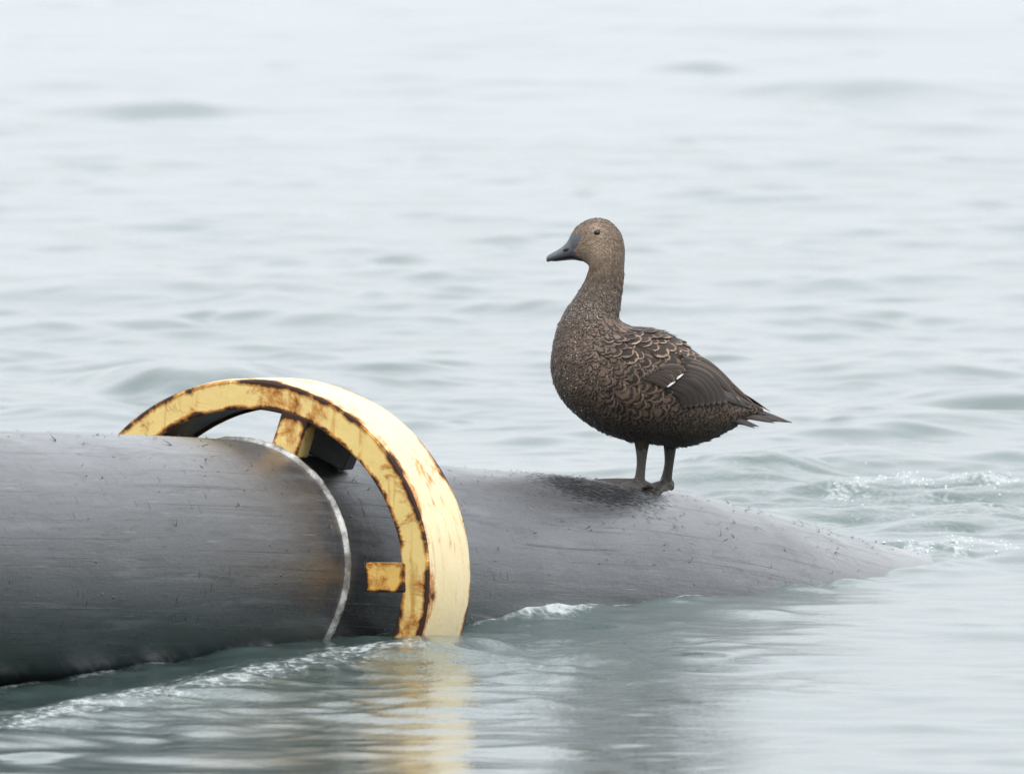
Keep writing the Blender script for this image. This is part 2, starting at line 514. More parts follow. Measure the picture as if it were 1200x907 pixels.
P_, F_, U_ = pipe_surface(0.3, S_BEAD, PIPE_R, 420, 128)
mesh_obj('pipe_section', P_, F_, M_PIPE, pipe_root, uvs=U_)
M_PIPE3 = pipe_material('black_plastic_wet_shaded', 9.0, 0.28)  # darker pipe plastic: shade and wetness inside the ring put into the colour
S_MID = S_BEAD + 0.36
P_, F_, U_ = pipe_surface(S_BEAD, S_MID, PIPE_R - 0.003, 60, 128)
o = mesh_obj('wet_shaded_section', P_, F_, M_PIPE3, pipe_root, uvs=U_)
o['label'] = 'length of pipe inside the yellow ring, coloured darker for shade and wet'
P_, F_, U_ = pipe_surface(S_MID, arc[-1] - 0.1, PIPE_R - 0.003, 420, 128)
o = mesh_obj('pipe_section', P_, F_, M_PIPE2, pipe_root, uvs=U_)
o['label'] = 'far length of the pipe sloping down into the water'

# weld bead: a lumpy pale rib round the joint
nB = N('weld_bead_pale')
oc = nB.coord('Object')
bn = nB.noise(oc, 20.0, 6, 0.65)
bn2 = nB.noise(oc, 160.0, 3, 0.6)
bc = nB.mix(nB.step(bn, 0.42, 0.64), (0.14, 0.13, 0.115), (0.62, 0.61, 0.58))
nB.set(color=bc, rough=0.6, normal=nB.bump(bn2, 0.5, 0.003))
nt, nr = 260, 10
t, r, u = frame_at(S_BEAD); c = path_at(S_BEAD)
V = []
for i in range(nt):
    a = 2 * math.pi * i / nt
    rad = u * math.cos(a) + r * math.sin(a)
    wob = 1 + 0.05 * math.sin(i * 1.7) + 0.22 * noise.noise(Vector((i * 0.17, 3, 1)))
    for j in range(nr):
        b = 2 * math.pi * j / nr
        V.append(c + rad * (PIPE_R - 0.002 + 0.0075 * wob * math.cos(b)) + t * (0.0085 * (1 + 0.25 * noise.noise(Vector((i * 0.13, 9, 2)))) * math.sin(b) + 0.002 * noise.noise(Vector((i * 0.08, 1, 7)))))
F = grid_faces(nt, nr).tolist() + [[(nt - 1) * nr + j, (nt - 1) * nr + (j + 1) % nr, (j + 1) % nr, j] for j in range(nr)]
o = mesh_obj('weld_bead', np.array(V), [f[::-1] for f in F], nB.m, pipe_root)
o['label'] = 'chalky white raised weld line round the pipe'

# burrs: slivers of torn plastic standing up from the skin
nS = N('plastic_burr')
nS.set(color=(0.02, 0.02, 0.022), rough=0.5)
V = []; F = []
def burr(s, a, length, width, az, lift, R):
    t, r, u = frame_at(s)
    n = u * math.cos(a) + r * math.sin(a)
    b = np.cross(t, n)
    c0 = path_at(s) + n * (R - 0.0006)
    d = t * math.cos(az) + b * math.sin(az)
    e = np.cross(n, d)
    i0 = len(V)
    m = 4
    curl = random.uniform(-0.6, 0.6)
    for k in range(m):
        f = k / (m - 1)
        p = c0 + d * length * f + n * (lift * length * math.sin(f * 1.7)) + e * curl * length * f * f * 0.5
        w = width * (1 - 0.75 * f)
        V.append(p + e * w); V.append(p - e * w); V.append(p + n * w * 1.2)
    for k in range(m - 1):
        q = i0 + 3 * k
        for x, y in ((0, 2), (2, 1), (1, 0)):
            F.append([q + x, q + y, q + 3 + y, q + 3 + x])
    F.append([i0 + 3 * m - 3, i0 + 3 * m - 2, i0 + 3 * m - 1])
s_lo, s_hi = arc_at_px(-40), arc_at_px(1130)
for k in range(560):
    s = random.uniform(s_lo, s_hi)
    if s < S_BEAD + 0.005: R = PIPE_R
    else: R = PIPE_R - 0.003
    a = random.gauss(0.12, 0.42) if random.random() < 0.6 else random.uniform(-0.6, 1.5)
    big = random.random() < 0.10
    burr(s, a, random.uniform(0.004, 0.010) * (1.7 if big else 0.8), random.uniform(0.0003, 0.0009) * (1.5 if big else 1), random.uniform(0, 6.28),
         random.uniform(0.05, 0.7) * (0.7 if big else 1), R)
for k in range(520):      # the fibrous patch beside the bird
    s = S_DUCK - 0.40 + random.gauss(0, 0.11)
    a = 0.47 + random.gauss(0, 0.20)
    burr(s, a, random.uniform(0.004, 0.012), random.uniform(0.0003, 0.0007), random.gauss(0.9, 0.5), random.uniform(0.05, 0.4), PIPE_R - 0.003)
o = mesh_obj('plastic_burr', np.array(V), F, nS.m, pipe_root, smooth=False)
o['kind'] = 'stuff'

# ------------------------------------------------------------------ yellow ring
th = math.radians(19.5)
RC = at(287, 675, 23.27)
ra = np.array([math.sin(th), math.cos(th), -0.028]); ra /= np.linalg.norm(ra)
r1 = np.cross(ra, np.array([0, 0, 1.0])); r1 /= np.linalg.norm(r1)
r2 = np.cross(r1, ra)
R_OUT, R_IN, R_W = 0.2905, 0.2465, 0.178

def paint(name, col_a, col_b, rust_amt):
    n = N(name)
    oc = n.coord('Object')
    e = n.attr('edge')
    uv = n.coord('UV')
    blot = n.noise(oc, 9.0, 5, 0.6)
    nz = n.noise(oc, 17.0, 8, 0.70, 0.5)
    nz2 = n.noise(oc, 95.0, 5, 0.7)
    big = n.noise(n.mapping(oc, (1, 1, 1), loc=(2.3, 0.4, 1.1)), 7.0, 4, 0.6)
    drip = n.noise(n.mapping(oc, (70, 70, 7)), 1.0, 4, 0.6)
    col = n.mix(blot, col_a, col_b)
    col = n.mix(n.step(nz2, 0.5, 0.75, 0, 0.2), col, (0.62, 0.42, 0.16))
    edge_f = n.step(e, 0.55, 1.0)
    nzc = n.add(n.mul(n.math('SUBTRACT', nz, 0.5), 1.7), 0.5)
    bgc = n.add(n.mul(n.math('SUBTRACT', big, 0.5), 2.0), 0.5)
    rv = n.add(n.add(n.mul(nzc, 0.5), n.mul(edge_f, 0.19)), n.add(n.mul(bgc, 0.42), n.mul(nz2, 0.12)))
    rust = n.step(rv, 0.83 - rust_amt, 0.95 - rust_amt)
    core = n.step(rv, 0.92 - rust_amt, 1.02 - rust_amt)
    run = n.mul(n.step(drip, 0.52, 0.70), n.step(n.add(rv, n.mul(drip, 0.1)), 0.70 - rust_amt, 0.86 - rust_amt))
    col = n.mix(n.mul(run, 0.7), col, (0.52, 0.22, 0.035))
    col = n.mix(n.mul(rust, 0.85), col, (0.52, 0.175, 0.016))
    col = n.mix(core, col, n.mix(nz2, (0.012, 0.008, 0.007), (0.07, 0.025, 0.010)))
    rough = n.step(rust, 0, 1, 0.42, 0.85)
    hh = n.add(n.mul(nz2, 0.5), n.mul(rust, n.mul(nz, 1.2)))
    hh = n.add(hh, n.mul(n.noise(oc, 40.0, 3), 0.5))
    n.set(color=col, rough=rough, normal=n.bump(hh, 0.42, 0.003))
    return n.m

M_FACE = paint('yellow_paint_rusty', (0.90, 0.66, 0.21), (0.83, 0.60, 0.24), 0.295)
M_BAND = paint('yellow_paint_pale', (0.84, 0.64, 0.30), (0.86, 0.73, 0.48), 0.185)  # paler, creamier yellow than the front face
M_LUG = paint('yellow_paint_lug', (0.90, 0.66, 0.21), (0.83, 0.62, 0.25), 0.33)
M_LUG2 = paint('yellow_paint_lug_rusty', (0.86, 0.50, 0.10), (0.85, 0.56, 0.17), 0.42)
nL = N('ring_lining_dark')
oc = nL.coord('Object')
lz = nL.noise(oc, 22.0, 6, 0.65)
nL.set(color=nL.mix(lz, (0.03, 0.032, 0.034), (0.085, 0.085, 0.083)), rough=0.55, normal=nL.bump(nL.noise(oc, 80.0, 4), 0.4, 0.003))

ring = empty('steel_ring', tuple(RC))
tag(ring, 'rusty yellow steel ring held off the black pipe by short lugs, half sunk in water', 'ring')

def lathe(name, prof, mat, nseg=220, jitter=0.0006):
    """closed profile of (radius, axial, edge) points turned about the ring axis"""
    V = []; E = []; U = []
    m = len(prof)
    for i in range(nseg):
        a = 2 * math.pi * i / nseg
        rad = r1 * math.cos(a) + r2 * math.sin(a)
        for j, (R, ax, e) in enumerate(prof):
            p = RC + rad * R + ra * ax
            q = noise.noise(Vector(p * 30)) * jitter + noise.noise(Vector(p * 7)) * jitter * 1.6
            V.append(p + rad * q + ra * q * 0.7)
            E.append(e); U.append((a, j / m))
    F = grid_faces(nseg, m).tolist() + [[(nseg - 1) * m + j, (nseg - 1) * m + (j + 1) % m, (j + 1) % m, j] for j in range(m)]
    o = mesh_obj(name, np.array(V), F, mat, ring, attrs={'edge': E}, uvs=U)
    bm = bmesh.new(); bm.from_mesh(o.data)
    bmesh.ops.recalc_face_normals(bm, faces=bm.faces)
    bm.to_mesh(o.data); bm.free()
    # crisp corners
    o.data.polygons.foreach_set('use_smooth', np.ones(len(o.data.polygons), dtype=bool))
    o.data.set_sharp_from_angle(angle=math.radians(40))
    return o

def plate_profile(a0, a1, Ri, Ro, n=8, ch=0.0025):
    pr = []
    for k in range(n + 1):
        f = k / n
        R = Ri + ch + (Ro - Ri - 2 * ch) * f
        pr.append((R, a0, abs(2 * f - 1)))
    pr.append((Ro, a0 + ch, 1.0)); pr.append((Ro, a1 - ch, 1.0))
    for k in range(n + 1):
        f = 1 - k / n
        R = Ri + ch + (Ro - Ri - 2 * ch) * f
        pr.append((R, a1, abs(2 * f - 1)))
    pr.append((Ri, a1 - ch, 1.0)); pr.append((Ri, a0 + ch, 1.0))
    return pr

o = lathe('front_plate', plate_profile(0.0, 0.012, R_IN, R_OUT - 0.001), M_FACE)
o['label'] = 'yellow front face with rust along both edges'
lathe('back_plate', plate_profile(R_W - 0.012, R_W, R_IN, R_OUT - 0.001), M_FACE)
band = []
nb_ = 12
for k in range(nb_ + 1):
    f = k / nb_
    band.append((R_OUT + (0.0012 if 0 < k < nb_ else -0.0005), 0.0025 + (R_W - 0.005) * f, abs(2 * f - 1) ** 1.5))
for k in range(5):
    f = 1 - k / 4
    band.append((R_OUT - 0.008, 0.014 + (R_W - 0.028) * f, 0.2))
o = lathe('outer_band', band, M_BAND)
o['label'] = 'broad cream outer band of the ring'
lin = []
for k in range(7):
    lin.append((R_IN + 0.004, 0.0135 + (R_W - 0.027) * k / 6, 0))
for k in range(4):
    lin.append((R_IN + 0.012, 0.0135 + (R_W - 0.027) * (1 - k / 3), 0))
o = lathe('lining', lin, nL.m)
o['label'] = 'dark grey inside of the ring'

def lug(angle, a0, a1, wid, M=None, name='lug', short=0.0):
    rad = r1 * math.cos(angle) + r2 * math.sin(angle)
    tan = -r1 * math.sin(angle) + r2 * math.cos(angle)
    # reaches from the ring to the pipe skin
    mid = RC + rad * 0.19 + ra * (a0 + a1) / 2
    base = RC + ra * (a0 + a1) / 2
    k = 0.150
    while k < 0.24:
        q = base + rad * k
        i = np.argmin(np.sum((path - q) ** 2, 1))
        if np.linalg.norm(path[i] - q) > PIPE_R - 0.004: break
        k += 0.001
    k += short
    bm = bmesh.new()
    vs = []
    for R in (k, R_IN + 0.006):
        for tw in (-wid / 2, wid / 2):
            for ax in (a0, a1):
                vs.append(bm.verts.new(RC + rad * R + tan * tw + ra * ax))
    for f in ((0, 1, 3, 2), (4, 6, 7, 5), (0, 4, 5, 1), (2, 3, 7, 6), (0, 2, 6, 4), (1, 5, 7, 3)):
        bm.faces.new([vs[i] for i in f])
    bmesh.ops.recalc_face_normals(bm, faces=bm.faces)
    bmesh.ops.bevel(bm, geom=bm.edges[:], offset=0.0028, segments=2, affect='EDGES', profile=0.5)
    bmesh.ops.subdivide_edges(bm, edges=[e for e in bm.edges if e.calc_length() > 0.02], cuts=3, use_grid_fill=True)
    for v in bm.verts:
        v.co += Vector((1, 1, 1)) * noise.noise(v.co * 60) * 0.0007
    me = bpy.data.meshes.new(name); bm.to_mesh(me); bm.free()
    e = np.full(len(me.vertices), 0.0, dtype=np.float32)
    co = np.empty(len(me.vertices) * 3); me.vertices.foreach_get('co', co); co = co.reshape(-1, 3) - RC
    fx = np.abs(co @ tan) / (wid / 2); fa = np.abs((co @ ra) - (a0 + a1) / 2) / ((a1 - a0) / 2); fr = np.abs((co @ rad) - (k + R_IN) / 2) / ((R_IN - k) / 2)
    srt = np.sort(np.stack([fx, fa, fr], -1), -1)
    e[:] = srt[:, 1] ** 1.6
    a = me.attributes.new('edge', 'FLOAT', 'POINT'); a.data.foreach_set('value', e)
    me.materials.append(M or M_LUG)
    o = bpy.data.objects.new(name, me); COL.objects.link(o); o.parent = ring
    o.matrix_parent_inverse = Matrix.Translation(-Vector(ring.location))
    return o
for ang in (0.5, 72, 144):
    lug(math.radians(ang), -0.003, 0.048, 0.043, short=0.018 if ang < 10 else 0.0, M=M_LUG2 if ang < 10 else None)
for ang in (134,):
    lug(math.radians(ang), R_W - 0.048, R_W + 0.003, 0.043)
o = lug(math.radians(65), R_W - 0.075, R_W - 0.03, 0.075, M=nL.m, name='dark_back_lug')  # wider lug at the back of the ring, in the dark lining colour
o['label'] = 'dark block between the ring and the pipe'

# ------------------------------------------------------------------ duck
DY = 24.44
MPP = DY / FPX                                  # metres per photograph pixel at the bird
D0 = at(768, 574, DY)
duck = empty('duck', tuple(D0))
tag(duck, 'brown mottled female sea duck standing on the black pipe facing left', 'duck')

def loc(px, py, dy=0.0):
    return np.array([(px - 768) * MPP, dy * MPP, (574 - py) * MPP])

# profile rows: front/belly point, back point, half width (photograph pixels)
ROWS = np.array([
    (666, 300, 664.5, 286, 5), (673, 303, 668, 276, 10.5), (683, 306, 676, 265.5, 16), (689, 310, 688, 257.8, 20), (690, 314, 703, 255.6, 22),
    (688.5, 319.5, 717, 261.3, 22.5), (687, 324, 727.5, 274.5, 21.5), (685.3, 329, 731.6, 292, 20), (681, 337, 731.2, 314, 20), (672.5, 350, 729.7, 334, 22.5),
    (663.5, 363, 726.8, 356, 28), (653.5, 383, 725.5, 372.5, 37), (647, 412, 736, 381, 47), (646.5, 437, 748, 383, 56), (656, 463.5, 762, 384.5, 63),
    (677, 487, 778, 389, 67), (705, 505, 794, 397.5, 68), (736, 516, 809, 409, 66), (767, 520, 824, 422, 61), (797, 523, 838, 435, 54),
    (822, 518, 850, 446, 45), (845, 508, 862, 456, 34), (864, 497, 873, 464.5, 23), (880, 489.5, 884, 472, 14), (892, 486, 893, 479, 6)], float)
NS, NT = 260, 96
rows = catmull(ROWS, NS)
tt_ = np.linspace(0, 2 * math.pi, NT, endpoint=False)
Fp = np.stack([(rows[:, 0] - 768) * MPP, np.zeros(NS), (574 - rows[:, 1]) * MPP], -1)
Bp = np.stack([(rows[:, 2] - 768) * MPP, np.zeros(NS), (574 - rows[:, 3]) * MPP], -1)
Wd = rows[:, 4] * MPP
Cc = (Fp + Bp) / 2; Hv = (Bp - Fp) / 2
ct, st = np.cos(tt_), np.sin(tt_)
ctp = ct
stp = np.sign(st) * np.abs(st) ** 0.92
SURF = Cc[:, None, :] + ctp[None, :, None] * Hv[:, None, :] + stp[None, :, None] * (Wd[:, None, None] * np.array([0, -1.0, 0]))   # t in (0, pi) faces the camera
dS = np.gradient(SURF, axis=0); dT = np.roll(SURF, -1, 1) - np.roll(SURF, 1, 1)
NRM = np.cross(dS, dT)
NRM /= np.linalg.norm(NRM, axis=-1, keepdims=True) + 1e-12
outw = SURF - Cc[:, None, :]
if np.sum(NRM * outw) < 0: NRM = -NRM
DIR = dS / (np.linalg.norm(dS, axis=-1, keepdims=True) + 1e-12)

bm = bmesh.new()
grid = [[bm.verts.new(SURF[i, j]) for j in range(NT)] for i in range(NS)]
for i in range(NS - 1):
    for j in range(NT):
        k = (j + 1) % NT
        bm.faces.new((grid[i][j], grid[i][k], grid[i + 1][k], grid[i + 1][j]))
bm.faces.new(grid[0]); bm.faces.new(grid[-1])

def tube(bm, pts, radii, n=14, flat=1.0):
    pts = catmull(np.array(pts, float), len(pts) * 5); radii = catmull(np.array(radii, float)[:, None], len(radii) * 5)[:, 0]
    ringsv = []
    for i in range(len(pts)):
        t = pts[min(i + 1, len(pts) - 1)] - pts[max(i - 1, 0)]; t /= np.linalg.norm(t)
        ref = np.array([0, 1.0, 0]) if abs(t[1]) < 0.9 else np.array([1.0, 0, 0])
        a = np.cross(t, ref); a /= np.linalg.norm(a); b = np.cross(t, a)
        ringsv.append([bm.verts.new(pts[i] + radii[i] * (math.cos(2 * math.pi * j / n) * a * flat + math.sin(2 * math.pi * j / n) * b)) for j in range(n)])
    for i in range(len(pts) - 1):
        for j in range(n):
            bm.faces.new((ringsv[i][j], ringsv[i][(j + 1) % n], ringsv[i + 1][(j + 1) % n], ringsv[i + 1][j]))
    bm.faces.new(ringsv[0][::-1]); bm.faces.new(ringsv[-1])

def slab(bm, pts, th):
    top = [bm.verts.new(p + np.array([0, 0, th / 2])) for p in pts]; bot = [bm.verts.new(p - np.array([0, 0, th / 2])) for p in pts]
    bm.faces.new(top); bm.faces.new(bot[::-1])
    for i in range(len(pts)):
        j = (i + 1) % len(pts)
        bm.faces.new((top[i], bot[i], bot[j], top[j]))

m = MPP
# near leg
tube(bm, [loc(752, 506, -22), loc(752, 522, -22), loc(751.5, 540, -20), loc(750, 556, -18), loc(748.5, 567, -16)], [12 * m, 8.2 * m, 5.8 * m, 6.0 * m, 7.8 * m])
kn = loc(747, 566.5, -15)
tips = [loc(696, 561.5, -62), loc(719, 570.5, -66), loc(766, 570.5, -10)]
for tp, r0 in zip(tips, (6.4, 5.4, 5.6)):
    md = kn * 0.5 + tp * 0.5 + np.array([0, 0, 1.2 * m])
    tube(bm, [kn, kn * 0.8 + md * 0.2, md, tp * 0.9 + md * 0.1, tp], [r0 * m, r0 * m, 4.5 * m, 3.4 * m, 1.8 * m], n=10)
slab(bm, [kn, tips[0] * 0.95 + kn * 0.05, (tips[0] + tips[1]) / 2 * 0.88 + kn * 0.12, tips[1]], 2.8 * m)
slab(bm, [kn, tips[1], (tips[1] + tips[2]) / 2 * 0.8 + kn * 0.2, tips[2]], 2.8 * m)
slab(bm, [kn, loc(725, 570, -48), loc(740, 576, -44), loc(752, 574, -26)], 4 * m)
tube(bm, [kn, loc(757, 566, -17), loc(764, 569.5, -16)], [4.5 * m, 3.6 * m, 2 * m], n=10)
# far leg
tube(bm, [loc(786, 506, 20), loc(785.5, 522, 20), loc(784.5, 542, 24), loc(782.5, 556, 28), loc(780.5, 567, 32)], [12 * m, 8.2 * m, 5.8 * m, 6.0 * m, 7.6 * m])
kn = loc(780, 569, 32)
tips = [loc(754, 573, -8), loc(768, 580.5, -6), loc(789, 574, 26)]
for tp, r0 in zip(tips, (6.0, 5.6, 5.6)):
    md = kn * 0.5 + tp * 0.5 + np.array([0, 0, 1.0 * m])
    tube(bm, [kn, kn * 0.8 + md * 0.2, md, tp * 0.9 + md * 0.1, tp], [r0 * m, r0 * m, 4.6 * m, 3.6 * m, 2.0 * m], n=10)
slab(bm, [kn, tips[0], (tips[0] + tips[1]) / 2 * 0.9 + kn * 0.1, tips[1]], 3.0 * m)
slab(bm, [kn, tips[1], (tips[1] + tips[2]) / 2 * 0.85 + kn * 0.15, tips[2]], 3.0 * m)
tube(bm, [kn, loc(786, 567, 34), loc(789, 573, 34)], [5 * m, 4.4 * m, 2.4 * m], n=10)

bmesh.ops.recalc_face_normals(bm, faces=bm.faces)
me = bpy.data.meshes.new('body'); bm.to_mesh(me); bm.free()
tmp = bpy.data.objects.new('tmp', me); COL.objects.link(tmp)
mod = tmp.modifiers.new('r', 'REMESH'); mod.mode = 'VOXEL'; mod.voxel_size = 0.0017; mod.use_smooth_shade = True
sm = tmp.modifiers.new('s', 'SMOOTH'); sm.factor = 0.5; sm.iterations = 3
dg = bpy.context.evaluated_depsgraph_get()
body_me = bpy.data.meshes.new_from_object(tmp.evaluated_get(dg))
bpy.data.objects.remove(tmp)
body_me.name = 'body'
body = bpy.data.objects.new('body', body_me); COL.objects.link(body); body.parent = duck

nU = N('plumage_underlayer')
oc = nU.coord('Object')
sep = nU.new('ShaderNodeSeparateXYZ'); nU.link(oc, sep.inputs[0])
uz = nU.noise(oc, 160.0, 5, 0.7)
ucol = nU.mix(nU.step(sep.outputs[2], 0.20, 0.34), nU.mix(uz, (0.022, 0.018, 0.016), (0.05, 0.038, 0.031)), nU.mix(uz, (0.09, 0.065, 0.047), (0.20, 0.15, 0.11)))
nU.set(color=ucol, rough=0.8, spec=0.2, normal=nU.bump(uz, 0.5, 0.003))
nK = N('bill_skin_grey')
oc = nK.coord('Object')
kz = nK.noise(oc, 190.0, 5, 0.65)
nK.set(color=nK.mix(kz, (0.062, 0.065, 0.075), (0.128, 0.133, 0.150)), rough=0.46, normal=nK.bump(kz, 0.3, 0.002))
nF = N('leg_skin_olive')
oc = nF.coord('Object')
fz = nF.noise(oc, 230.0, 5, 0.65); fv = nF.voronoi(oc, 480.0)
nF.set(color=nF.mix(fz, (0.028, 0.025, 0.022), (0.105, 0.092, 0.076)), rough=0.5, normal=nF.bump(nF.add(fz, nF.mul(fv, 0.6)), 0.45, 0.002))
body_me.materials.clear()
for mm in (nU.m, nK.m, nF.m): body_me.materials.append(mm)
LOBE = [(660, 290), (664.5, 281), (668, 275.5), (675, 273), (681.5, 273.5), (680, 279), (676.5, 286), (673.5, 292), (675, 298), (680, 303), (670, 306)]
WINGP = [(630 + x_ / 3.871, 370 + y_ / 3.871) for x_, y_ in ((570, 322), (640, 212), (745, 205), (800, 235), (880, 300), (975, 388), (960, 408), (800, 395), (690, 408))]
def in_poly(x, y, P):
    c = False; n = len(P); j = n - 1
    for i in range(n):
        if (P[i][1] > y) != (P[j][1] > y) and x < (P[j][0] - P[i][0]) * (y - P[i][1]) / (P[j][1] - P[i][1]) + P[i][0]: c = not c
        j = i
    return c
nv = len(body_me.polygons)
cen = np.empty(nv * 3); body_me.polygons.foreach_get('center', cen); cen = cen.reshape(-1, 3)
pxx = cen[:, 0] / MPP + 768; pyy = 574 - cen[:, 2] / MPP
mi = np.zeros(nv, dtype=np.int32)
jit = np.array([noise.noise(Vector(c * 300)) for c in cen[pyy > 515]])
sel = np.where(pyy > 515)[0]
mi[sel[pyy[sel] + 5 * jit > 526]] = 2
cand = np.where((pxx < 684) & (pyy < 308))[0]
for i in cand:
    if in_poly(pxx[i], pyy[i], LOBE): mi[i] = 1
body_me.polygons.foreach_set('material_index', mi)
body_me.polygons.foreach_set('use_smooth', np.ones(nv, dtype=bool))
body['label'] = 'continuous body with head, neck, legs and webbed feet'

# ---- bill
nKd = N('bill_underside_dark'); nKd.set(color=(0.02, 0.02, 0.022), rough=0.5)
def loft(name, rws, mat, parent, n=40, nt=28, power=0.9):
    rws = catmull(np.array(rws, float), n)
    a = np.linspace(0, 2 * math.pi, nt, endpoint=False)
    top = np.stack([(rws[:, 0] - 768) * MPP, np.zeros(n), (574 - rws[:, 1]) * MPP], -1)
    bot = np.stack([(rws[:, 2] - 768) * MPP, np.zeros(n), (574 - rws[:, 3]) * MPP], -1)
    c = (top + bot) / 2; hv = (top - bot) / 2
    V = c[:, None] + np.cos(a)[None, :, None] * hv[:, None] + (np.sign(np.sin(a)) * np.abs(np.sin(a)) ** power)[None, :, None] * ((rws[:, 4] * MPP)[:, None, None] * np.array([0, -1.0, 0]))
    F = grid_faces(n, nt).tolist() + [list(range(nt))[::-1], list(range((n - 1) * nt, n * nt))]
    o = mesh_obj(name, V.reshape(-1, 3), F, mat, parent, world_space=False)
    bm = bmesh.new(); bm.from_mesh(o.data); bmesh.ops.recalc_face_normals(bm, faces=bm.faces); bm.to_mesh(o.data); bm.free()
    return o
bill = loft('bill', [(640.0, 302.2, 640.2, 305.6, 3.2), (641.2, 299.8, 641.8, 306.6, 6.0), (645.5, 296.8, 646.5, 305.6, 7.6), (652, 293.3, 654, 304.0, 8), (659, 288.6, 662, 302.4, 8.6),
                     (664, 283.5, 669, 301.4, 9.3), (668, 277.5, 676, 302.0, 10.6), (674, 274, 681, 303.2, 12)], nK.m, duck)
bill['label'] = 'slate grey bill'
lowm = loft('lower_mandible', [(645, 304.8, 645.5, 305.8, 4.0), (651, 303.8, 652, 306, 6), (660, 302.6, 662, 305, 7.4), (670, 301.4, 672, 304.4, 9), (681, 303.4, 682, 306, 12)], nKd.m, bill)
nD = N('dark_gloss')
nD.set(color=(0.006, 0.005, 0.005), rough=0.12)
nD2 = N('nostril_dark'); nD2.set(color=(0.012, 0.012, 0.013), rough=0.6)

def ellipsoid(name, c, r, mat, parent, rot=0.0, nu=20, nv=14):
    V = []; ca, sa = math.cos(rot), math.sin(rot)
    for i in range(nv):
        p = math.pi * (i + 0.5) / nv
        for j in range(nu):
            q = 2 * math.pi * j / nu
            x, y, z = r[0] * math.sin(p) * math.cos(q), r[1] * math.sin(p) * math.sin(q), r[2] * math.cos(p)
            V.append((c[0] + ca * x - sa * z, c[1] + y, c[2] + sa * x + ca * z))
    F = grid_faces(nv, nu).tolist() + [list(range(nu)), list(range((nv - 1) * nu, nv * nu))[::-1]]
    o = mesh_obj(name, V, F, mat, parent, world_space=False)
    bm = bmesh.new(); bm.from_mesh(o.data); bmesh.ops.recalc_face_normals(bm, faces=bm.faces); bm.to_mesh(o.data); bm.free()
    return o

def surf_pick(px, py, side=1):
    """grid indices of the surface point seen at a photograph pixel, near (+1) or far (-1) side"""
    x = (px - 768) * MPP; z = (574 - py) * MPP
    js = np.arange(1, NT // 2) if side > 0 else np.arange(NT // 2 + 1, NT)
    sub = SURF[:, js]
    d = (sub[..., 0] - x) ** 2 + (sub[..., 2] - z) ** 2
    k = np.unravel_index(np.argmin(d), d.shape)
    return int(k[0]), int(js[k[1]])

for sd in (1, -1):
    i, j = surf_pick(698.8, 271.4, sd)
    p = SURF[i, j]
    e = ellipsoid('eye', p - NRM[i, j] * 1.0 * m, (4.0 * m, 3.2 * m, 3.5 * m), nD.m, duck)
    i, j = surf_pick(662.5, 292, sd)
    ellipsoid('nostril', loc(663.3, 292.0, -8.6 * sd), (3.9 * m, 1.6 * m, 1.9 * m), nD2.m, bill, rot=0.35)

# ---- plumage
nP = N('feather_small')
uvn = nP.coord('UV')
sp = nP.new('ShaderNodeSeparateXYZ'); nP.link(uvn, sp.inputs[0])
fu = nP.math('SUBTRACT', nP.mul(sp.outputs[0], 2.0), 1.0); fv_ = sp.outputs[1]
tint = nP.attr('tint', 'Color'); rim = nP.attr('rim', 'Color'); core = nP.attr('core', 'Color')
vv = nP.math('MAXIMUM', nP.math('DIVIDE', nP.math('SUBTRACT', fv_, 0.42), 0.58), 0.0)
mm = nP.math('SQRT', nP.add(nP.mul(nP.mul(fu, fu), 0.75), nP.mul(vv, vv)))
fid = nP.attr('fid')
cmb = nP.new('ShaderNodeCombineXYZ')
nP.link(nP.add(nP.mul(sp.outputs[0], 7.0), fid), cmb.inputs[0]); nP.link(nP.mul(fv_, 1.6), cmb.inputs[1]); nP.link(fid, cmb.inputs[2])
fray = nP.noise(cmb.outputs[0], 1.0, 3, 0.6)
wobn = nP.add(nP.mul(nP.math('SUBTRACT', nP.noise(nP.coord('Object'), 300.0, 3), 0.5), 0.5), nP.mul(nP.math('SUBTRACT', fray, 0.5), 0.55))
mm = nP.add(mm, wobn)
wide = nP.attr('wide')
cm = nP.math('SQRT', nP.add(nP.mul(nP.mul(fu, fu), 0.45), nP.mul(vv, vv)))
cm = nP.add(cm, nP.mul(wobn, 0.7))
fc = nP.mix(nP.mul(nP.step(nP.add(cm, nP.mul(wide, 0.6)), 0.46, 0.60), nP.step(mm, 0.80, 0.92, 1, 0)), tint, core)
fc = nP.mix(nP.mul(nP.step(mm, 0.80, 0.96), nP.step(fray, 0.38, 0.60, 0.05, 1.0)), fc, rim)
barb = nP.noise(nP.mapping(uvn, (18, 2, 1)), 3.0, 3)
fc = nP.mix(nP.step(barb, 0.3, 0.7, 0.0, 0.30), fc, (0.03, 0.024, 0.02))
nP.set(color=fc, rough=0.66, spec=0.25, sheen=0.1, normal=nP.bump(barb, 0.12, 0.001))

PROF_V = np.array([0.0, 0.3, 0.6, 0.82, 0.95, 1.0])
PROF_W = np.array([0.45, 0.85, 1.0, 0.86, 0.50, 0.12])
def feather_block(p, n, d, L, W, lift, curve, side_bend=0.0, sink=0.30):
    b = np.cross(n, d)
    out = []; uv = []
    for v, w in zip(PROF_V, PROF_W):
        for u_ in (-1, 0, 1):
            off = d * (v - sink) * L + b * (u_ * W / 2 * w + side_bend * L * v * v) + n * (lift * L * v ** 1.3 + 0.015 * L - curve * W * (u_ * w) ** 2)
            out.append(p + off); uv.append(((u_ + 1) / 2, v))
    return out, uv
FB_FACES = grid_faces(6, 3, wrap=False)[:, ::-1]

